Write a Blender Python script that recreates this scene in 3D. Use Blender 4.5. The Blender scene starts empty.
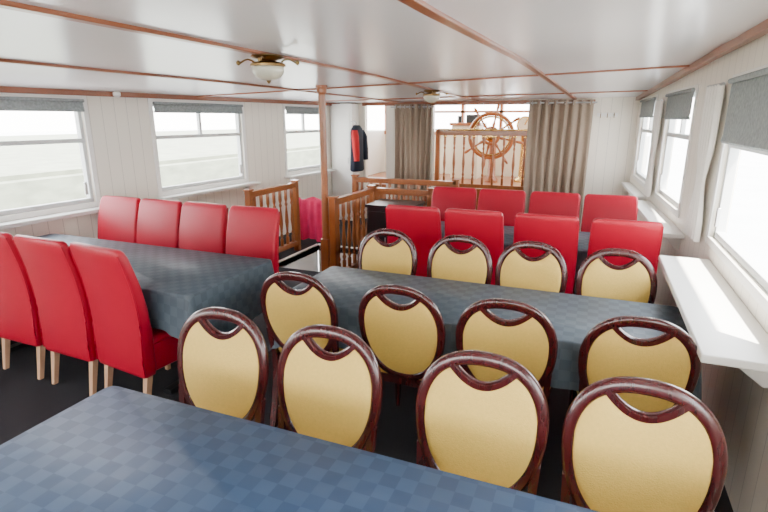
import bpy, math, random
from mathutils import Vector, Matrix
random.seed(4)
scene = bpy.context.scene
pi = math.pi

# ------------------------------------------------------------ materials
def new_mat(name):
    m = bpy.data.materials.new(name); m.use_nodes = True
    return m, m.node_tree, m.node_tree.nodes['Principled BSDF']

def mat(name, col, rough=0.5, metal=0.0, noise=0.0, nscale=20, bump=0.0, bscale=80, coat=0.0, stretch=None):
    m, nt, b = new_mat(name)
    b.inputs['Base Color'].default_value = (*col, 1)
    b.inputs['Roughness'].default_value = rough
    b.inputs['Metallic'].default_value = metal
    b.inputs['Coat Weight'].default_value = coat
    b.inputs['Coat Roughness'].default_value = 0.12
    tc = nt.nodes.new('ShaderNodeTexCoord')
    mp = nt.nodes.new('ShaderNodeMapping')
    nt.links.new(tc.outputs['Object'], mp.inputs['Vector'])
    if stretch: mp.inputs['Scale'].default_value = stretch
    if noise > 0:
        n = nt.nodes.new('ShaderNodeTexNoise'); n.inputs['Scale'].default_value = nscale
        n.inputs['Detail'].default_value = 4
        nt.links.new(mp.outputs[0], n.inputs['Vector'])
        mx = nt.nodes.new('ShaderNodeMix'); mx.data_type = 'RGBA'
        mx.inputs[6].default_value = (*[c*(1-noise) for c in col], 1)
        mx.inputs[7].default_value = (*[min(1, c*(1+noise)) for c in col], 1)
        nt.links.new(n.outputs['Fac'], mx.inputs[0])
        nt.links.new(mx.outputs[2], b.inputs['Base Color'])
    if bump > 0:
        n2 = nt.nodes.new('ShaderNodeTexNoise'); n2.inputs['Scale'].default_value = bscale
        nt.links.new(mp.outputs[0], n2.inputs['Vector'])
        bp = nt.nodes.new('ShaderNodeBump'); bp.inputs['Strength'].default_value = bump
        bp.inputs['Distance'].default_value = 0.01
        nt.links.new(n2.outputs['Fac'], bp.inputs['Height'])
        nt.links.new(bp.outputs[0], b.inputs['Normal'])
    return m

def mat_cloth(name, c1, c2, sq=0.052):
    m, nt, b = new_mat(name)
    uv = nt.nodes.new('ShaderNodeUVMap')
    ck = nt.nodes.new('ShaderNodeTexChecker'); ck.inputs['Scale'].default_value = 1/sq
    ck.inputs['Color1'].default_value = (*c1, 1); ck.inputs['Color2'].default_value = (*c2, 1)
    nt.links.new(uv.outputs[0], ck.inputs['Vector'])
    ck2 = nt.nodes.new('ShaderNodeTexChecker'); ck2.inputs['Scale'].default_value = 1/(sq*2)
    ck2.inputs['Color1'].default_value = (1, 1, 1, 1); ck2.inputs['Color2'].default_value = (.92, .93, .94, 1)
    nt.links.new(uv.outputs[0], ck2.inputs['Vector'])
    mx = nt.nodes.new('ShaderNodeMix'); mx.data_type = 'RGBA'; mx.blend_type = 'MULTIPLY'
    mx.inputs[0].default_value = 1
    nt.links.new(ck.outputs['Color'], mx.inputs[6]); nt.links.new(ck2.outputs['Color'], mx.inputs[7])
    nt.links.new(mx.outputs[2], b.inputs['Base Color'])
    mr = nt.nodes.new('ShaderNodeMapRange')
    mr.inputs[3].default_value = 0.47; mr.inputs[4].default_value = 0.51
    nt.links.new(ck.outputs['Fac'], mr.inputs[0]); nt.links.new(mr.outputs[0], b.inputs['Roughness'])
    b.inputs['Specular IOR Level'].default_value = .33
    n2 = nt.nodes.new('ShaderNodeTexNoise'); n2.inputs['Scale'].default_value = 5
    nt.links.new(uv.outputs[0], n2.inputs['Vector'])
    bp = nt.nodes.new('ShaderNodeBump'); bp.inputs['Strength'].default_value = .4; bp.inputs['Distance'].default_value = .02
    nt.links.new(n2.outputs['Fac'], bp.inputs['Height']); nt.links.new(bp.outputs[0], b.inputs['Normal'])
    return m

def mat_boards(name, col, pitch=0.14, axis='Y', rough=.35):
    """painted tongue and groove boards"""
    m, nt, b = new_mat(name)
    g = nt.nodes.new('ShaderNodeNewGeometry'); s = nt.nodes.new('ShaderNodeSeparateXYZ')
    nt.links.new(g.outputs['Position'], s.inputs[0])
    d = nt.nodes.new('ShaderNodeMath'); d.operation = 'DIVIDE'; d.inputs[1].default_value = pitch
    nt.links.new(s.outputs[axis], d.inputs[0])
    f = nt.nodes.new('ShaderNodeMath'); f.operation = 'FRACT'; nt.links.new(d.outputs[0], f.inputs[0])
    l = nt.nodes.new('ShaderNodeMath'); l.operation = 'LESS_THAN'; l.inputs[1].default_value = .045
    nt.links.new(f.outputs[0], l.inputs[0])
    mx = nt.nodes.new('ShaderNodeMix'); mx.data_type = 'RGBA'
    mx.inputs[6].default_value = (*col, 1); mx.inputs[7].default_value = (*[c*.72 for c in col], 1)
    nt.links.new(l.outputs[0], mx.inputs[0]); nt.links.new(mx.outputs[2], b.inputs['Base Color'])
    b.inputs['Roughness'].default_value = rough
    bp = nt.nodes.new('ShaderNodeBump'); bp.invert = True; bp.inputs['Strength'].default_value = .5; bp.inputs['Distance'].default_value = .01
    nt.links.new(l.outputs[0], bp.inputs['Height']); nt.links.new(bp.outputs[0], b.inputs['Normal'])
    return m

M_wall = mat_boards('painted_boards', (.86, .81, .71))
M_wallx = mat_boards('painted_boards_x', (.86, .81, .71), axis='X')
M_ceil = mat('ceiling_panel', (.80, .775, .77), .22, noise=.03, nscale=1.2, bump=.06, bscale=3)
M_white = mat('white_paint', (.86, .85, .81), .35)
M_sheer = mat('white_drape', (.86, .83, .77), .8)
M_frame = mat('window_frame_paint', (.60, .62, .62), .4)
M_wood = mat('teak_trim', (.25, .068, .020), .35, noise=.3, nscale=9, stretch=(1, .3, 1), coat=.3)
M_oak = mat('varnished_oak', (.31, .092, .020), .35, noise=.3, nscale=14, stretch=(3, 3, .4), coat=.4)
M_leg = mat('pale_oak_leg', (.55, .33, .20), .45, noise=.15)
M_mah = mat('mahogany', (.055, .006, .007), .25, noise=.4, nscale=18, stretch=(3, 3, .5), coat=.5)
M_red = mat('red_leather', (.40, .0008, .022), .40, noise=.06, nscale=6, bump=.12, bscale=160)
M_red.node_tree.nodes['Principled BSDF'].inputs['Specular IOR Level'].default_value=.35
M_yel = mat('yellow_upholstery', (.74, .50, .115), .55, noise=.10, nscale=90, bump=.35, bscale=220)
M_clothA = mat_cloth('tablecloth_damask', (.058, .080, .102), (.072, .098, .122))
M_clothB = mat_cloth('tablecloth_damask_blue', (.036, .074, .150), (.047, .092, .178))  # same damask for the front table, bluish sky reflection mixed into its colour
M_carpet = mat('dark_carpet', (.012, .013, .018), .9, noise=.4, nscale=60, bump=.3, bscale=300)
M_curt = mat('taupe_curtain', (.28, .21, .155), .8, noise=.06, nscale=40)
M_blind = mat('grey_blind', (.27, .30, .30), .8, noise=.5, nscale=45)
M_brass = mat('antique_brass', (.30, .19, .075), .32, metal=1, noise=.2, nscale=15)
M_brassp = mat('polished_brass', (.70, .48, .17), .22, metal=1, noise=.1, nscale=15)
M_glass = mat('frosted_glass', (.66, .64, .50), .25, noise=.12, nscale=25, coat=.5)
M_black = mat('black_laminate', (.012, .012, .014), .3)
M_steel = mat('steel', (.5, .5, .5), .3, metal=1)
M_pink = mat('pink_fabric', (.75, .02, .12), .8, noise=.15, nscale=12)
M_cream = mat('cream_panel', (.74, .66, .50), .5, noise=.05)
M_coat = mat('navy_coat', (.012, .018, .035), .85)
M_coatred = mat('red_coat', (.5, .01, .015), .8)
M_water = mat('water', (.42, .44, .45), .25, noise=.2, nscale=.4, bump=.3, bscale=2)
M_quay = mat('quay_bank', (.14, .155, .115), .9, noise=.5, nscale=1.2, stretch=(1, 1, 3))
M_step = mat('painted_tread', (.72, .72, .70), .5)  # pale colour stands in for the sunlit floor at the stair opening

# ------------------------------------------------------------ mesh builder
class MB:
    def __init__(s): s.v=[]; s.f=[]; s.mi=[]; s.mats=[]; s.uv={}
    def m(s, mt):
        if mt not in s.mats: s.mats.append(mt)
        return s.mats.index(mt)
    def add(s, vs, fs, mt):
        o=len(s.v); k=s.m(mt)
        s.v += [tuple(v) for v in vs]
        for f in fs: s.f.append([i+o for i in f]); s.mi.append(k)
        return o
    def box(s, x0,x1,y0,y1,z0,z1, mt, fn=None, M=None):
        vs=[(x,y,z) for x in (x0,x1) for y in (y0,y1) for z in (z0,z1)]
        if fn: vs=[fn(*v) for v in vs]
        if M: vs=[M@Vector(v) for v in vs]
        s.add(vs, [(0,1,3,2),(4,6,7,5),(0,4,5,1),(2,3,7,6),(0,2,6,4),(1,5,7,3)], mt)
    def lathe(s, prof, mt, M=None, n=12, sx=1, sy=1):
        vs=[];fs=[]
        for r,z in prof:
            for i in range(n):
                a=2*pi*i/n; vs.append(Vector((r*math.cos(a)*sx, r*math.sin(a)*sy, z)))
        for j in range(len(prof)-1):
            for i in range(n):
                k=(i+1)%n; fs.append((j*n+i, j*n+k, (j+1)*n+k, (j+1)*n+i))
        fs.append(tuple(reversed(range(n)))); fs.append(tuple((len(prof)-1)*n+i for i in range(n)))
        if M: vs=[M@v for v in vs]
        s.add(vs, fs, mt)
    def rod(s, a, b, r, mt, r2=None, n=10):
        a=Vector(a); b=Vector(b); d=b-a
        M=Matrix.Translation(a)@d.to_track_quat('Z','Y').to_matrix().to_4x4()
        s.lathe([(r,0),(r2 if r2 else r,d.length)], mt, M, n)
    def loft(s, rings, mt, cap=True, closed=False, M=None):
        n=len(rings[0]); vs=[Vector(p) for r in rings for p in r]; fs=[]
        R=len(rings)
        for j in range(R if closed else R-1):
            for i in range(n):
                k=(i+1)%n; jj=(j+1)%R
                fs.append((j*n+i, j*n+k, jj*n+k, jj*n+i))
        if cap and not closed:
            fs.append(tuple(reversed(range(n)))); fs.append(tuple((R-1)*n+i for i in range(n)))
        if M: vs=[M@v for v in vs]
        s.add(vs, fs, mt)
    def tube(s, pts, r, mt, n=8, closed=False):
        P=[Vector(p) for p in pts]; rings=[]
        N=len(P)
        for i,p in enumerate(P):
            if closed: t=P[(i+1)%N]-P[i-1]
            else: t=P[min(i+1,N-1)]-P[max(i-1,0)]
            q=t.to_track_quat('Z','Y')
            rings.append([p+q@Vector((r*math.cos(2*pi*k/n), r*math.sin(2*pi*k/n),0)) for k in range(n)])
        s.loft(rings, mt, cap=True, closed=closed)
    def mesh(s, name, ang=40):
        me=bpy.data.meshes.new(name); me.from_pydata(s.v, [], s.f)
        for mt in s.mats: me.materials.append(mt)
        me.polygons.foreach_set('material_index', s.mi)
        me.polygons.foreach_set('use_smooth', [True]*len(me.polygons))
        me.update(); me.validate()
        import bmesh
        bm=bmesh.new(); bm.from_mesh(me); bmesh.ops.recalc_face_normals(bm, faces=bm.faces); bm.to_mesh(me); bm.free()
        me.set_sharp_from_angle(angle=math.radians(ang))
        return me
    def obj(s, name, loc=(0,0,0), rz=0, ang=40, bevel=0):
        return place(s.mesh(name, ang), name, loc, rz, bevel)

def place(me, name, loc=(0,0,0), rz=0, bevel=0):
    o=bpy.data.objects.new(name, me); scene.collection.objects.link(o)
    o.location=loc; o.rotation_euler=(0,0,rz)
    if bevel:
        b=o.modifiers.new('bevel','BEVEL'); b.width=bevel; b.segments=2; b.limit_method='ANGLE'
    return o

def rrect(cx, cy, w, d, r, z, n=5):
    pts=[]
    for qx,qy,a0 in ((1,1,0),(-1,1,pi/2),(-1,-1,pi),(1,-1,1.5*pi)):
        for i in range(n+1):
            a=a0+pi/2*i/n
            pts.append(Vector((cx+qx*(w/2-r)+r*math.cos(a), cy+qy*(d/2-r)+r*math.sin(a), z)))
    return pts

# ------------------------------------------------------------ room dims
def lerp(a,b,t): return a+(b-a)*t
def clamp(t): return max(0,min(1,t))
YB, YE = -3.0, 8.3
def xL(y): return lerp(-4.65,-4.27,clamp((y-1.98)/(YE-1.98)))
def xR(y): return lerp(.75,.50,clamp((y-3.85)/(YE-3.85)))
def zC(x,y): return 2.0 + clamp((x+4.6)/5.35)*(0.21-0.17*clamp((y-4.0)/4.3))

# ceiling (grid so it follows the gentle deck camber)
mb=MB(); nx,ny=16,24
xs=[lerp(-5.0,1.1,i/nx) for i in range(nx+1)]; ys=[lerp(YB-.1,YE+.1,j/ny) for j in range(ny+1)]
vs=[(x,y,zC(x,y)) for y in ys for x in xs]+[(x,y,zC(x,y)+.08) for y in ys for x in xs]
o=(nx+1)*(ny+1); fs=[]
for j in range(ny):
    for i in range(nx):
        a=j*(nx+1)+i; fs.append((a,a+nx+1,a+nx+2,a+1)); fs.append((a+o,a+1+o,a+nx+2+o,a+nx+1+o))
for i in range(nx):
    fs.append((i,i+1,i+1+o,i+o)); a=ny*(nx+1)+i; fs.append((a,a+o,a+1+o,a+1))
for j in range(ny):
    a=j*(nx+1); fs.append((a,a+o,a+nx+1+o,a+nx+1)); a+=nx; fs.append((a,a+nx+1,a+nx+1+o,a+o))
mb.add(vs,fs,M_ceil); mb.obj('ceiling')

# floor with stairwell hole
SW=(-3.55,-2.62,5.05,6.20)
mb=MB()
for b in ((-5,1.1,YB,SW[2]),(-5,1.1,SW[3],YE+.2),(-5,SW[0],SW[2],SW[3]),(SW[1],1.1,SW[2],SW[3])):
    mb.box(b[0],b[1],b[2],b[3],-.08,0,M_carpet)
mb.obj('floor')
mb=MB()
for i in range(5):
    mb.box(SW[0],SW[1],SW[2]+.23*i,SW[2]+.23*(i+1),-.18*(i+1)-.2,-.18*(i+1)+.08,M_step)
mb.box(SW[0]-.03,SW[0],SW[2],SW[3],-1.2,.02,M_white); mb.box(SW[1],SW[1]+.03,SW[2],SW[3],-1.2,.02,M_white)
mb.box(SW[0],SW[1],SW[3],SW[3]+.03,-1.2,.02,M_white)
mb.obj('staircase',bevel=.006)

# side walls with window openings
def side_wall(name, fx, sgn, wins, z0, z1):
    mb=MB(); T=.09
    def seg(ya,yb,za,zb,top=False):
        def fn(x,y,z):
            X=fx(y)+sgn*x
            if top and z>za+1e-6: z=zC(fx(y),y)+.03
            return (X,y,z)
        mb.box(0,T,ya,yb,za,zb,M_wall,fn)
    y=YB
    for a,b in wins:
        if a>y: seg(y,a,-.05,2.0,True)
        seg(a,b,-.05,z0); seg(a,b,z1,2.0,True); y=b
    seg(y,YE,-.05,2.0,True)
    mb.obj(name)
    for k,(a,b) in enumerate(wins):
        w=MB(); f=.05
        def fn(x,yy,z): return (fx(yy)+sgn*x,yy,z)
        for (ya,yb,za,zb) in ((a-f,a,z0-f,z1+f),(b,b+f,z0-f,z1+f),(a,b,z1,z1+f),(a,b,z0-f,z0)):
            w.box(-.012,.0,ya,yb,za,zb,M_white,fn)
        for (ya,yb,za,zb) in ((a,a+.035,z0,z1),(b-.035,b,z0,z1),(a,b,z0,z0+.04),(a,b,z1-.035,z1)):
            w.box(.02,.075,ya,yb,za,zb,M_frame,fn)
        zt=lerp(z0,z1,.62); mid=(a+b)/2
        w.box(.015,.07,a,b,zt-.02,zt+.02,M_frame,fn)
        w.box(.025,.065,mid-.018,mid+.018,zt,z1,M_frame,fn)
        w.box(.0,.02,b-.09,b-.06,z0+.08,z0+.2,M_steel,fn)
        w.obj('window_%d'%(len([o for o in bpy.data.objects if o.name.startswith('window_') and o.name[7:].isdigit()])+1),bevel=.004)
WL=[(-2.6,-1.2),(-.4,1.1),(1.98,3.58),(4.38,5.80),(6.76,7.84)]
WR=[(-2.7,-1.3),(-.4,1.3),(2.2,3.85),(4.85,6.0),(6.75,7.9)]
side_wall('wall_left',xL,-1,WL,.95,1.91)
side_wall('wall_right',xR,1,WR,1.0,1.96)

def blind(fx,sgn,a,b,zt,zb):
    mb=MB(); n=10; vs=[];fs=[]
    prof=[(.0,zt),(.006,zt-.03),(.007,zb+.05),(.012,zb+.03),(.014,zb+.012),(.006,zb),(.003,zb+.02)]
    for j in range(n+1):
        y=lerp(a,b,j/n)
        for p,z in prof: vs.append((fx(y)-sgn*(p+.016),y,z))
    k=len(prof)
    for j in range(n):
        for i in range(k-1): fs.append((j*k+i,j*k+i+1,(j+1)*k+i+1,(j+1)*k+i))
    mb.add(vs,fs,M_blind)
    mb.rod((fx(a)-sgn*.03,a,zt),(fx(b)-sgn*.03,b,zt),.016,M_blind)
    mb.obj('window_blind')
for a,b in WL: blind(xL,-1,a+.0,b-.0,1.91,1.81)
for (a,b),zb in zip(WR,(1.7,1.7,1.60,1.74,1.76)): blind(xR,1,a,b,1.97,zb)

def sill(fx,sgn,a,b,d,z,tail=.03):
    mb=MB()
    mb.box(-d,-.001,a,b,z-.035,z,M_white,lambda x,y,zz:(fx(y)+sgn*x,y,zz))
    for yy in (a+.15,b-.15):
        mb.box(-d*.7,-.001,yy-.015,yy+.015,z-.16,z-.036,M_white,lambda x,y,zz:(fx(y)+sgn*(x if zz>z-.1 else min(x*.2,-.001)),y,zz))
    mb.obj('window_sill',bevel=.006)
for a,b in WL: sill(xL,-1,a-.1,b+.14,.14,.90)
sill(xR,1,2.13,3.74,.295,.87); sill(xR,1,4.5,6.3,.19,.87); sill(xR,1,6.62,8.1,.13,.87); sill(xR,1,-.4,1.3,.27,.87)

# ceiling trims (numbered as parts of the room)
tn=[0]
def trim(pts,w,h,drop=.0,mt=None,axis='y'):
    tn[0]+=1; mb=MB(); rings=[]
    for x,y in pts:
        z=zC(x,y)+.004-drop
        if axis=='y': rings.append([(x-w/2,y,z),(x-w/2,y,z-h),(x+w/2,y,z-h),(x+w/2,y,z)])
        else: rings.append([(x,y-w/2,z),(x,y-w/2,z-h),(x,y+w/2,z-h),(x,y+w/2,z)])
    mb.loft(rings,mt or M_wood); mb.obj('trim_%d'%tn[0],bevel=.004)
Ys=[lerp(YB,YE,i/20) for i in range(21)]
for X in (-3.05,-1.80): trim([(X,y) for y in Ys],.055,.020)
trim([(-.66+.30*clamp((y-1.8)/6.5),y) for y in Ys],.055,.020)
for Y in (-1.4,.1,5.0,7.2): trim([(lerp(xL(Y)+.01,xR(Y)-.01,i/12),Y) for i in range(13)],.05,.018,axis='x')
trim([(xL(y)+.03,y) for y in Ys],.055,.050); trim([(xR(y)-.03,y) for y in Ys],.055,.050)

# back wall (behind the camera) with wide windows added so daylight enters
mb=MB()
mb.box(-4.74,.84,YB-.1,YB,-.05,.9,M_wallx); mb.box(-4.74,.84,YB-.1,YB,1.95,2.3,M_wallx)
for x in (-4.74,-3.0,-1.1,.55): mb.box(x,x+.29,YB-.1,YB,.9,1.95,M_wallx)
mb.obj('wall_back')

# end wall (front of the ship)
mb=MB()
mb.box(-4.36,-3.74,YE,YE+.1,-.05,2.12,M_wallx)
mb.box(-.12,.58,YE,YE+.1,-.05,2.12,M_wallx)
mb.box(-3.74,-.12,YE,YE+.1,2.0,2.65,M_wallx)
mb.box(-3.35,-2.52,YE,YE+.1,-.05,2.0,M_wallx)
mb.obj('wall_front')
mb=MB(); mb.box(-3.78,-.08,YE-.03,YE-.001,1.955,2.015,M_wood); mb.obj('trim_20',bevel=.004)
mb=MB()  # boxed corner on the left
mb.box(-4.26,-3.86,8.02,8.295,.0,1.985,M_white)
mb.box(-4.22,-3.90,8.012,8.02,.1,1.9,M_white); mb.rod((-3.93,8.0,1.0),(-3.93,8.0,1.1),.006,M_steel)
mb.obj('corner_cupboard',bevel=.006)

# wheelhouse shell
mb=MB(); mb.box(-4.28,.58,YE+.11,10.54,0,.62,M_oak); mb.obj('wheelhouse_platform')
mb=MB()
mb.box(-4.3,.6,10.6,10.7,-.05,1.45,M_cream); mb.box(-4.3,.6,10.6,10.7,2.3,2.65,M_white)
for x in (-4.3,-3.4,-2.62,-1.84,-1.06,-.28,.52): mb.box(x,x+.06,10.57,10.7,1.45,2.3,M_oak)
mb.box(-4.3,.6,10.55,10.7,1.42,1.48,M_oak)
mb.box(-4.3,.6,10.57,10.68,1.86,1.90,M_oak)
mb.obj('wall_wheelhouse_front')
mb=MB(); mb.box(-4.4,.7,YE+.1,10.8,2.65,2.72,M_white); mb.obj('ceiling_wheelhouse')
mb=MB(); mb.box(-4.4,-4.3,YE+.1,10.7,.0,1.5,M_white); mb.box(-4.4,-4.3,YE+.1,10.7,2.3,2.65,M_white); mb.obj('wall_wheelhouse_left')
mb=MB(); mb.box(.6,.7,YE+.1,10.7,.0,1.5,M_white); mb.box(.6,.7,YE+.1,10.7,2.3,2.65,M_white); mb.obj('wall_wheelhouse_right')

# console in wheelhouse
mb=MB()
mb.box(-2.6,-2.08,9.8,10.3,.62,1.62,M_cream)
mb.box(-2.64,-2.04,9.76,10.34,1.62,1.67,M_oak)
for i in range(3):
    mb.rod((-2.5+.17*i,9.81,1.48),(-2.5+.17*i,9.79,1.48),.05,M_steel,n=16)
mb.rod((-2.5,10.0,1.67),(-2.5,10.0,1.80),.04,M_black,n=14); mb.box(-2.35,-2.12,9.9,10.15,1.67,1.82,M_black)
mb.obj('wheelhouse_console',bevel=.008)
# engine telegraph (pedestal with a round dial head and handle)
mb=MB()
mb.lathe([(.14,0),(.14,.04),(.07,.09),(.055,.6),(.07,.85),(.09,.9)],M_brassp,None,18)
MR=Matrix.Translation((0,.08,1.02))@Matrix.Rotation(pi/2,4,'X')
mb.lathe([(.12,0),(.15,.02),(.15,.14),(.12,.16)],M_brassp,MR,24); mb.lathe([(.118,.158),(.118,.164)],M_cream,MR,24)
mb.rod((0,-.09,1.02),(.10,-.11,1.22),.012,M_brassp); mb.lathe([(.008,-.03),(.022,-.02),(.022,.02),(.008,.03)],M_oak,Matrix.Translation((.10,-.11,1.24)),10)
mb.obj('engine_telegraph',(-1.22,9.7,.62))

# ship's wheel
mb=MB()
def ringpts(R,n=40): return [(R*math.cos(2*pi*i/n),0,R*math.sin(2*pi*i/n)) for i in range(n)]
mb.tube(ringpts(.38),.032,M_oak,closed=True); mb.tube(ringpts(.33),.016,M_brassp,closed=True)
mb.tube(ringpts(.14,24),.026,M_oak,closed=True)
MR=Matrix.Rotation(pi/2,4,'X')
mb.lathe([(.02,-.05),(.07,-.045),(.10,-.02),(.10,.02),(.07,.045),(.02,.05)],M_brassp,MR,20)
for i in range(8):
    M=Matrix.Rotation(2*pi*i/8+.2,4,'Y')
    mb.lathe([(.016,.07),(.018,.12),(.028,.20),(.016,.25),(.02,.34),(.022,.41),(.015,.42),(.024,.48),(.025,.53),(.015,.565),(.004,.575)],M_oak,M,10)
mb.rod((0,.0,0),(0,.22,0),.03,M_brass)
mb.lathe([(.12,-.83),(.12,-.78),(.07,-.7),(.06,-.1),(.08,.08),(.05,.1)],M_oak,Matrix.Translation((0,.24,0)),16)
mb.obj('ships_wheel',(-1.74,9.25,1.45))

# ------------------------------------------------------------ balustrades
def baluster(mb,x,y,z0,z1,mt,r=.022):
    h=z1-z0
    prof=[(r*1.0,0),(r*1.0,.13),(r*.55,.15),(r*1.05,.19),(r*.6,.23),(r*.75,.30),(r*1.15,.42),(r*.9,.55),(r*.5,.70),(r*.95,.74),(r*.55,.78),(r*.95,.83),(r*.95,1.0)]
    mb.lathe([(a,z0+b*h) for a,b in prof],mt,Matrix.Translation((x,y,0)),10)
def balustrade(a,b,z0,z1,n,posts=(True,True),mt=None,pw=.035,brass=False):
    mt=mt or M_oak; mb=MB(); a=Vector(a); b=Vector(b); d=(b-a); L=d.length; ang=math.atan2(d.y,d.x)
    M=Matrix.Translation((a.x,a.y,0))@Matrix.Rotation(ang,4,'Z')
    mb.box(0,L,-.035,.035,z1-.045,z1,mt,M=M); mb.box(0,L,-.022,.022,z1-.07,z1-.044,mt,M=M)
    mb.box(0,L,-.03,.03,z0,z0+.06,mt,M=M)
    for i in range(n):
        p=a+d*((i+.75)/(n+.5)); baluster(mb,p.x,p.y,z0+.06,z1-.07,mt)
        if brass: mb.lathe([(.026,z1-.105),(.029,z1-.10),(.029,z1-.075),(.026,z1-.07)],M_brassp,Matrix.Translation((p.x,p.y,0)),10)
    if brass:
        mb.rod((a.x,a.y,z1+.018),(b.x,b.y,z1+.018),.018,M_brassp,n=12)
    for k,p in enumerate((a,b)):
        if posts[k]:
            MM=Matrix.Translation((p.x,p.y,0))@Matrix.Rotation(ang,4,'Z')
            zb=0 if z0<.3 else z0
            mb.box(-pw,pw,-pw,pw,zb,z1+.01,mt,M=MM)
            mb.box(-pw-.01,pw+.01,-pw-.01,pw+.01,z1+.01,z1+.03,mt,M=MM)
    return mb.obj('stair_balustrade',bevel=.004)
balustrade((-3.67,4.85),(-3.67,5.85),.08,.93,7)
balustrade((-2.45,4.62),(-2.45,5.60),.08,.95,7)
balustrade((-2.38,5.62),(-1.70,5.62),.08,.95,5,(False,True))
balustrade((-3.05,6.42),(-1.62,6.42),.08,.97,10)
balustrade((-2.48,8.48),(-.93,8.48),.63,1.55,9,brass=True)
# support column
mb=MB(); 
mb.box(-.045,.045,-.045,.045,0,.5,M_oak)
mb.lathe([(.045,.5),(.038,.54),(.036,1.2),(.036,1.98),(.05,2.0),(.05,2.04),(.06,2.045),(.06,zC(-2.6,4.72)+.002)],M_oak,None,16)
mb.obj('support_column',(-2.6,4.72,0),bevel=.003)

# ------------------------------------------------------------ chairs
def tilt(z): return .15+.16*max(0,(z-.40)) if z>.40 else .15+.12*(.40-z)
def build_oval_chair():
    mb=MB(); A,B,C=.232,.272,.692
    def egg(t,sh=0):
        c,s=math.cos(t),math.sin(t); e=2/2.35
        z=(B-sh)*math.copysign(abs(s)**e,s); x=(A-sh)*math.copysign(abs(c)**e,c)
        x*=1+.10*(z/B)-.05*(z/B)**2
        return x,C+z
    N=64; rings=[]
    for i in range(N):
        t=2*pi*i/N
        w=.040+.008*max(0,math.sin(t))**6
        xo,zo=egg(t); xi,zi=egg(t,w); d=.017
        def P(u,y):
            x=lerp(xo,xi,u); z=lerp(zo,zi,u); return (x,tilt(z)+y,z)
        rings.append([P(0,-d*.4),P(0,d*.4),P(.1,d*.8),P(.3,d),P(.7,d),P(.9,d*.8),P(1,d*.4),P(1,-d*.4),P(.9,-d*.8),P(.7,-d),P(.3,-d),P(.1,-d*.8)])
    mb.loft(rings,M_mah,closed=True)
    ip=[egg(2*pi*i/400,.036) for i in range(400)]
    xmax=max(p[0] for p in ip)
    def zr(x,top):
        c=[p for p in ip if (p[1]>C)==top]
        c.sort(key=lambda p:abs(p[0]-x)); 
        return c[0][1]
    def arc(x): return .842+5.2*x*x
    nx,nz=30,16; vs=[];fs=[]
    for sgn in (-1,1):
        for i in range(nx+1):
            u=-1+2*i/nx; x=xmax*.995*math.sin(u*pi/2)
            zb=zr(x,False); zt=min(zr(x,True),arc(x))
            for j in range(nz+1):
                v=j/nz; z=lerp(zb,zt,v)
                e=(1-u**4)*(1-(2*v-1)**4); y=.009+.013*max(0,e)**.6
                vs.append((x,tilt(z)+sgn*y,z))
    k=(nz+1); o=(nx+1)*k
    for i in range(nx):
        for j in range(nz):
            a=i*k+j; fs.append((a,a+1,a+k+1,a+k)); fs.append((o+a,o+a+k,o+a+k+1,o+a+1))
    mb.add(vs,fs,M_yel)
    # wooden lip under the hand hole
    rings=[]; XM=.118
    for i in range(21):
        x=lerp(-XM,XM,i/20); z=arc(x); d=.017
        sl=10.4*x; L=math.hypot(1,sl); nxx,nzz=-sl/L,1/L
        rings.append([(x+nxx*h,tilt(z)+yy,z+nzz*h) for yy,h in ((-d,-.009),(-d,.010),(-d*.5,.016),(d*.5,.016),(d,.010),(d,-.009))])
    mb.loft(rings,M_mah)
    for s in (-1,1):
        pts=[(.205,.60),(.200,.50),(.19,.42),(.185,.30),(.18,.15),(.178,0)]
        rings=[]
        for x,z in pts:
            y=tilt(z) if z>.40 else tilt(.40)+.35*(.40-z)**1.4
            w=.014+.004*(z<.5)
            rings.append([(s*x+dx,y+dy,z) for dx,dy in ((-w,-w),(w,-w),(w,w),(-w,w))])
        mb.loft(rings,M_mah)
    def seatring(w,z,ins=0):
        pts=rrect(0,-.06,w-2*ins,.43-2*ins,.07-ins*.5,z,5)
        return [Vector((p.x*(1.06 if p.y<-.05 else .93),p.y,p.z)) for p in pts]
    mb.loft([seatring(.44,.385),seatring(.44,.43)],M_mah)
    mb.loft([seatring(.44,.43,.004),seatring(.44,.45,-.004),seatring(.44,.468,.004),seatring(.44,.480,.03),seatring(.44,.486,.09)],M_yel)
    for s in (-1,1):
        mb.lathe([(.013,0),(.017,.05),(.021,.25),(.017,.30),(.025,.33),(.024,.40)],M_mah,Matrix.Translation((s*.19,-.235,0)),10)
    return mb.mesh('oval_back_dining_chair',50)
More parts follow.
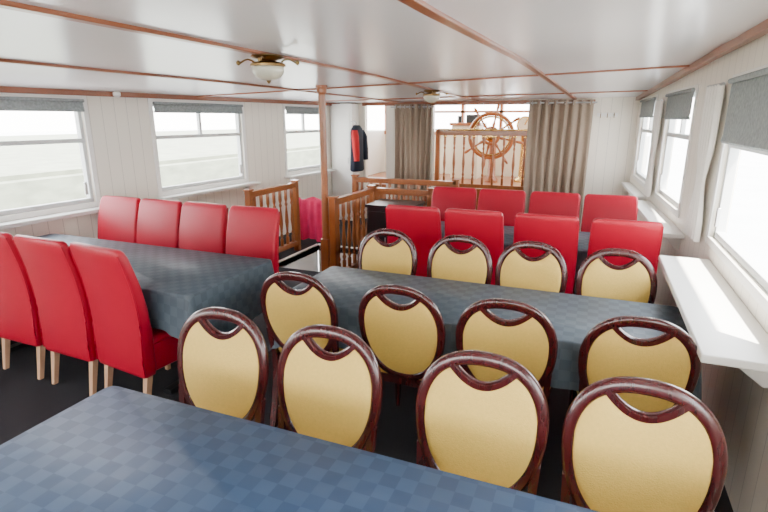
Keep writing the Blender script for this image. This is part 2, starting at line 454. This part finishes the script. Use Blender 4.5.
def build_red_chair():
    mb=MB()
    rings=[]
    Z=[.24,.25,.28,.45,.55,.68,.82,.94,1.01,1.04,1.052,1.056]
    I=[.02,.006,0,0,0,0,0,0,0,.006,.016,.03]
    for z,ins in zip(Z,I):
        k=max(0,(z-.40)/.65)
        yc=.20+.105*k**1.5-.016*math.sin(k*pi)
        t=.095-.035*k; w=.465+.012*math.sin(k*pi)
        ring=rrect(0,yc,w-2*ins,max(.012,t-1.4*ins),min(.022,(t-1.4*ins)/2.2),z,3)
        rings.append([Vector((p.x,p.y+.35*p.x*p.x*(-1)*k,p.z-(0 if z<.9 else .12*p.x*p.x))) for p in ring])
    mb.loft(rings,M_red)
    for s in (-1,1):
        pts=[]
        for i in range(13):
            z=lerp(.27,1.03,i/12); k=max(0,(z-.40)/.65); t=.095-.035*k
            yc=.20+.105*k**1.5-.016*math.sin(k*pi); w=.465+.012*math.sin(k*pi); x=s*(w/2-.006)
            pts.append((x,yc+t/2-.35*x*x*k-.004,z-(.12*x*x if z>.9 else 0)))
        mb.tube(pts,.005,M_red,6)
    rings=[]
    for z,ins in ((.265,.012),(.275,.0),(.44,0),(.465,.002),(.478,.015),(.485,.04),(.488,.09)):
        rings.append(rrect(0,-.035,.46-2*ins,.44-2*ins,.03,z,4))
    mb.loft(rings,M_red)
    mb.tube([p+Vector((0,0,0)) for p in rrect(0,-.035,.463,.443,.03,.445,4)],.004,M_red,6,closed=True)
    for sx in (-1,1):
        for y,sl in ((-.22,0),(.19,.05)):
            rings=[]
            for z,w in ((0,.014),(.28,.021)):
                yy=y+(sl*(1-z/.28)); rings.append([(sx*.19+a*w,yy+b*w,z) for a,b in ((-1,-1),(1,-1),(1,1),(-1,1))])
            mb.loft(rings,M_leg)
    return mb.mesh('red_leather_dining_chair',45)
ME_O=build_oval_chair(); ME_R=build_red_chair()
OY=.24
RY=.30
def oval(x,ytop,face,j=0):
    if face<0: place(ME_O,'oval_back_dining_chair',(x,ytop-OY,0),j)
    else: place(ME_O,'oval_back_dining_chair',(x,ytop+OY,0),pi+j)
def red(x,ytop,face,j=0):
    if face<0: place(ME_R,'red_leather_dining_chair',(x,ytop-RY,0),j)
    else: place(ME_R,'red_leather_dining_chair',(x,ytop+RY,0),pi+j)
for x,j in ((-1.41,.03),(-.90,-.02),(-.285,.02),(.215,-.03)): oval(x,1.64,-1,j)
for x,j in ((-1.43,.04),(-.82,-.03),(-.31,.02),(.245,.03)): oval(x,2.21,1,j)
for x,j in ((-1.35,.03),(-.81,.0),(-.33,-.03),(.20,.02)): oval(x,3.42,-1,j)
for x,j in ((-1.37,.02),(-.85,0),(-.29,-.02),(.25,.02)): red(x,3.95,1,j)
for x,j in ((-1.33,.02),(-.84,0),(-.33,-.01),(.18,.02)): red(x,5.26,-1,j)
for x,j in ((-4.02,.02),(-3.54,0),(-3.06,-.02),(-2.54,.02)): red(x,3.44,-1,j)
for x,j,y in ((-2.55,-.12,1.97),(-3.07,-.04,1.99),(-3.61,-.02,2.01),(-4.15,.0,2.01)): red(x,y,1,j)

# ------------------------------------------------------------ tables with cloth
def table(x0,x1,y0,y1,mt,dl=.235,de=.30,seed=0):
    rnd=random.Random(seed); mb=MB()
    cx,cy=(x0+x1)/2,(y0+y1)/2; W,D=x1-x0,y1-y0
    r=.03; base=[]
    def edge(a,b,nrm,n):
        for i in range(n): 
            t=i/n; base.append((lerp(a[0],b[0],t),lerp(a[1],b[1],t),nrm[0],nrm[1]))
    hw,hd=W/2,D/2; nL=int(W/.025); nS=int(D/.025)
    def corner(px,py,a0):
        for i in range(6):
            a=a0+pi/2*i/6; base.append((px+r*math.cos(a),py+r*math.sin(a),math.cos(a),math.sin(a)))
    corner(hw-r,hd-r,0); edge((hw-r,hd),(-hw+r,hd),(0,1),nL)
    corner(-hw+r,hd-r,pi/2); edge((-hw,hd-r),(-hw,-hd+r),(-1,0),nS)
    corner(-hw+r,-hd+r,pi); edge((-hw+r,-hd),(hw-r,-hd),(0,-1),nL)
    corner(hw-r,-hd+r,1.5*pi); edge((hw,-hd+r),(hw,hd-r),(1,0),nS)
    n=len(base); ph=rnd.random()*6
    lev=[(-.0,.0),( .003,.015),(.005,.05),(.007,.18),(.010,.40),(.016,.68),(.022,1.0)]
    vs=[];uvs=[]
    s=0
    per=[]
    for i in range(n):
        per.append(s); b=base[(i+1)%n]; a=base[i]; s+=math.hypot(a[0]-b[0],a[1]-b[1])
    for o,q in lev:
        for i,(x,y,nx_,ny_) in enumerate(base):
            dc=min(math.hypot(abs(x)-hw,abs(y)-hd),.4)
            cg=max(0,1-dc/.18)
            d=q*lerp(de,dl,ny_*ny_)
            f=q*q*(.009*math.sin(per[i]*19+ph)+.006*math.sin(per[i]*41+2*ph))+q*cg*.04
            zz=-d + q*(.008*math.sin(per[i]*9+ph)) - q*cg*.06
            off=o+f
            vs.append((x+nx_*off,y+ny_*off,.76+zz)); uvs.append((x+nx_*d,y+ny_*d))
    fs=[]
    for j in range(len(lev)-1):
        for i in range(n):
            k=(i+1)%n; fs.append((j*n+i,(j+1)*n+i,(j+1)*n+k,j*n+k))
    fs.append(tuple(range(n)))
    mb.add(vs,fs,mt)
    mb.box(-hw+.02,hw-.02,-hd+.02,hd-.02,.72,.755,M_leg)
    for sx in (-1,1):
        px=sx*(hw-.35)
        mb.box(px-.035,px+.035,-.035,.035,.03,.72,M_black)
        mb.box(px-.03,px+.03,-hd+.08,hd-.08,0,.035,M_black); mb.box(px-.04,px+.04,-hd+.1,hd-.1,.68,.72,M_black)
    me=mb.mesh('dining_table',60)
    uvl=me.uv_layers.new(name='UVMap')
    nv=len(vs)
    for lp in me.loops:
        vi=lp.vertex_index
        uvl.data[lp.index].uv = (uvs[vi][0]+5.013,uvs[vi][1]+5.017) if vi<nv else (0,0)
    return place(me,'dining_table',(cx,cy,0))
table(-1.64,.42,.42,1.24,M_clothB,seed=1)
table(-1.62,.50,2.32,3.02,M_clothA,seed=2)
table(-4.42,-2.10,2.16,3.00,M_clothA,de=.34,seed=3)
table(-1.60,.36,4.12,4.86,M_clothA,seed=4)

# ------------------------------------------------------------ curtains
def curtain(x0,x1,y,zt,zb,seed):
    rnd=random.Random(seed); mb=MB(); n=90; m=14; vs=[];fs=[]
    W=x1-x0; ph=rnd.random()*6
    for sd in (0,1):
        for j in range(m+1):
            v=j/m; z=lerp(zt,zb,v)
            for i in range(n+1):
                u=i/n; yy=.035*math.sin(u*2*pi*7.5+ph+.5*math.sin(v*2+u*5))*(.6+.4*v)+.012*math.sin(u*40+v*3)
                xx=x0+W*u+.01*math.sin(u*30+ph+v*2); vs.append((xx,y+yy+sd*.004,z))
    k=n+1;o=k*(m+1)
    for j in range(m):
        for i in range(n):
            a=j*k+i; fs.append((a,a+1,a+k+1,a+k)); fs.append((o+a,o+a+k,o+a+k+1,o+a+1))
    mb.add(vs,fs,M_curt)
    mb.rod((x0-.05,y,zt-.04),(x1+.05,y,zt-.04),.012,M_steel)
    for i in range(8):
        xx=lerp(x0+.04,x1-.04,i/7); mb.tube([(xx,y+.045*math.cos(a*pi/6),zt-.04+.03*math.sin(a*pi/6)) for a in range(12)],.004,M_steel,6,closed=True)
    mb.obj('curtain',ang=80)
curtain(-3.15,-2.50,8.14,1.97,.03,1)
curtain(-.98,-.10,8.14,2.01,.03,5)

# slim white drape gathered between two starboard windows
def side_drape(y0,y1,zt,zb):
    mb=MB(); n=40;m=16; vs=[];fs=[]
    for j in range(m+1):
        v=j/m; z=lerp(zt,zb,v); sq=1-.45*math.exp(-((v-.62)/.16)**2)
        for i in range(n+1):
            u=i/n; y=y0+(y1-y0)*(.5+(u-.5)*sq)
            vs.append((xR(y)-.045+.018*math.sin(u*2*pi*5+v)*sq,y,z))
    for j in range(m):
        for i in range(n):
            a=j*(n+1)+i; fs.append((a,a+1,a+n+2,a+n+1))
    mb.add(vs,fs,M_sheer)
    mb.rod((xR(y0)-.045,y0-.02,zt),(xR(y1)-.045,y1+.02,zt),.01,M_steel)
    mb.obj('white_drape',ang=80)
side_drape(3.95,4.30,1.96,.93); side_drape(6.15,6.45,1.93,.93)

# ------------------------------------------------------------ ceiling lamps
def lamp(x,y,s=1):
    z=zC(x,y)-.012; mb=MB(); M=Matrix.Translation((x,y,z))@Matrix.Scale(s,4)
    mb.lathe([(.105,.0),(.11,-.008),(.095,-.02),(.06,-.03),(.05,-.035),(.055,-.04),(.10,-.045),(.115,-.055),(.115,-.068),(.10,-.072)],M_brass,M,28)
    mb.lathe([(.102,-.07),(.105,-.085),(.098,-.11),(.078,-.135),(.045,-.15),(.012,-.155)],M_glass,M,28)
    mb.lathe([(.012,-.153),(.014,-.16),(.008,-.17),(.003,-.175)],M_brass,M,12)
    for a in (.35,.35+pi/2,.35+pi,.35+1.5*pi):
        p=[]
        for i in range(6):
            t=i/5; rr=lerp(.09,.19,t); p.append(M@Vector((rr*math.cos(a),rr*math.sin(a),-.040+.018*math.sin(t*pi*1.2))))
        mb.tube(p,.006*s,M_brass,8)
        e=M@Vector((.195*math.cos(a),.195*math.sin(a),-.045))
        mb.lathe([(.003,-.014),(.012,-.006),(.012,.006),(.003,.014)],M_brass,Matrix.Translation(e),10)
    mb.obj('ceiling_lamp')
lamp(-1.80,2.64,.88); lamp(-1.80,5.85,.88)

mb=MB(); mb.lathe([(.02,0),(.035,-.01),(.035,-.04),(.015,-.055)],M_white,Matrix.Translation((-4.45,3.9,zC(-4.45,3.9)-.0)),14); mb.obj('smoke_detector')

# ------------------------------------------------------------ misc
mb=MB(); mb.box(0,.50,0,.42,.04,.83,M_black); mb.box(-.015,.515,-.015,.435,.83,.86,M_black)
mb.box(.02,.245,-.012,0,.1,.79,M_black); mb.box(.255,.48,-.012,0,.1,.79,M_black)
mb.rod((.225,-.03,.4),(.225,-.03,.52),.006,M_steel); mb.rod((.275,-.03,.4),(.275,-.03,.52),.006,M_steel)
for x in (.04,.46):
    for y in (.04,.38): mb.box(x-.02,x+.02,y-.02,y+.02,0,.04,M_black)
mb.obj('sideboard_cabinet',(-2.22,4.95,0),bevel=.005)
# pink towel over a low rack beyond the stairwell
mb=MB(); n=30; vs=[];fs=[]
prof=[(-.11,.04),(-.10,.35),(-.07,.55),(-.03,.63),(.03,.63),(.07,.55),(.09,.35),(.10,.1)]
for i in range(n+1):
    u=i/n
    for y,z in prof: vs.append((u*.46,y*(1+.25*math.sin(u*25+z*3)),z-.02*math.sin(u*9)))
k=len(prof)
for i in range(n):
    for j in range(k-1): fs.append((i*k+j,i*k+j+1,(i+1)*k+j+1,(i+1)*k+j))
mb.add(vs,fs,M_pink)
mb.rod((-.04,0,.605),(.50,0,.605),.012,M_steel)
for x in (-.03,.49):
    mb.rod((x,0,.605),(x,0,0),.012,M_steel); mb.rod((x,-.14,.012),(x,.14,.012),.012,M_steel)
mb.obj('towel_rack_with_pink_towel',(-3.98,6.42,0),ang=70)

# hanging coat
mb=MB()
rings=[]
for z,w,d in ((0,.17,.07),(-.05,.18,.08),(-.25,.165,.085),(-.5,.17,.09),(-.68,.18,.10),(-.70,.17,.08)):
    rings.append([(w*math.cos(a*2*pi/20)*(1+.05*math.sin(a*3)),d*math.sin(a*2*pi/20)-.0,z) for a in range(20)])
rings.insert(0,[(.06*math.cos(a*2*pi/20),.05*math.sin(a*2*pi/20),.06) for a in range(20)])
mb.loft(rings,M_coat)
for s,mt in ((-1,M_coatred),(1,M_coat)):
    P=[(s*.13,-.02,-.02),(s*.17,-.05,-.12),(s*.18,-.07,-.35),(s*.18,-.08,-.52)]
    rg=[]
    for (x,y,z),r in zip(P,(.05,.062,.055,.045)):
        rg.append([(x+r*math.cos(a*pi/5),y+r*math.sin(a*pi/5),z) for a in range(10)])
    mb.loft(rg,mt)
mb.tube([(0,.1,.12),(0,.03,.12),(0,.0,.09),(0,.02,.06)],.008,M_steel)
mb.obj('hanging_coat',(-3.76,8.0,1.58),pi/2,ang=70)
# coat hooks on right end wall
mb=MB(); mb.box(-.14,.14,-.02,0,-.025,.025,M_white)
for i in range(3):
    x=-.09+.09*i; mb.tube([(x,-.02,.0),(x,-.06,-.01),(x,-.075,.01),(x,-.075,.03)],.006,M_brass); mb.tube([(x,-.02,-.01),(x,-.05,-.04),(x,-.06,-.03)],.005,M_brass)
mb.obj('coat_hook_rack',(.1,YE-.001,1.80))

# ------------------------------------------------------------ outside
mb=MB(); mb.box(-150,150,-150,150,-2.2,-2.0,M_water); mb.obj('water_surface')
mb=MB(); mb.box(-60,-16,-60,80,-2,-.1,M_quay); mb.box(-17.4,-16.6,-60,80,-.1,.05,M_quay)
mb.obj('quay_bank')

# ------------------------------------------------------------ light
w=bpy.data.worlds.new('sky'); scene.world=w; w.use_nodes=True
nt=w.node_tree; bg=nt.nodes['Background']
tc=nt.nodes.new('ShaderNodeTexCoord'); sp=nt.nodes.new('ShaderNodeSeparateXYZ'); nt.links.new(tc.outputs['Generated'],sp.inputs[0])
cr=nt.nodes.new('ShaderNodeValToRGB'); nt.links.new(sp.outputs['Z'],cr.inputs[0])
cr.color_ramp.elements[0].color=(1,.98,.94,1); cr.color_ramp.elements[1].color=(.78,.87,1,1)
nt.links.new(cr.outputs[0],bg.inputs[0]); bg.inputs[1].default_value=16
sun=bpy.data.lights.new('sun','SUN'); sun.energy=55; sun.angle=.02; sun.color=(1,.93,.82)
so=bpy.data.objects.new('sun',sun); scene.collection.objects.link(so)
so.rotation_euler=Vector((-.36,.25,-.9)).to_track_quat('-Z','Y').to_euler()

# ------------------------------------------------------------ camera
cam=bpy.data.cameras.new('camera'); co=bpy.data.objects.new('camera',cam); scene.collection.objects.link(co)
cam.sensor_width=36; cam.lens=510/768*36; cam.clip_start=.02
co.location=(0,0,1.75); co.rotation_euler=(math.radians(90-15.1),0,math.radians(22.2))
scene.camera=co
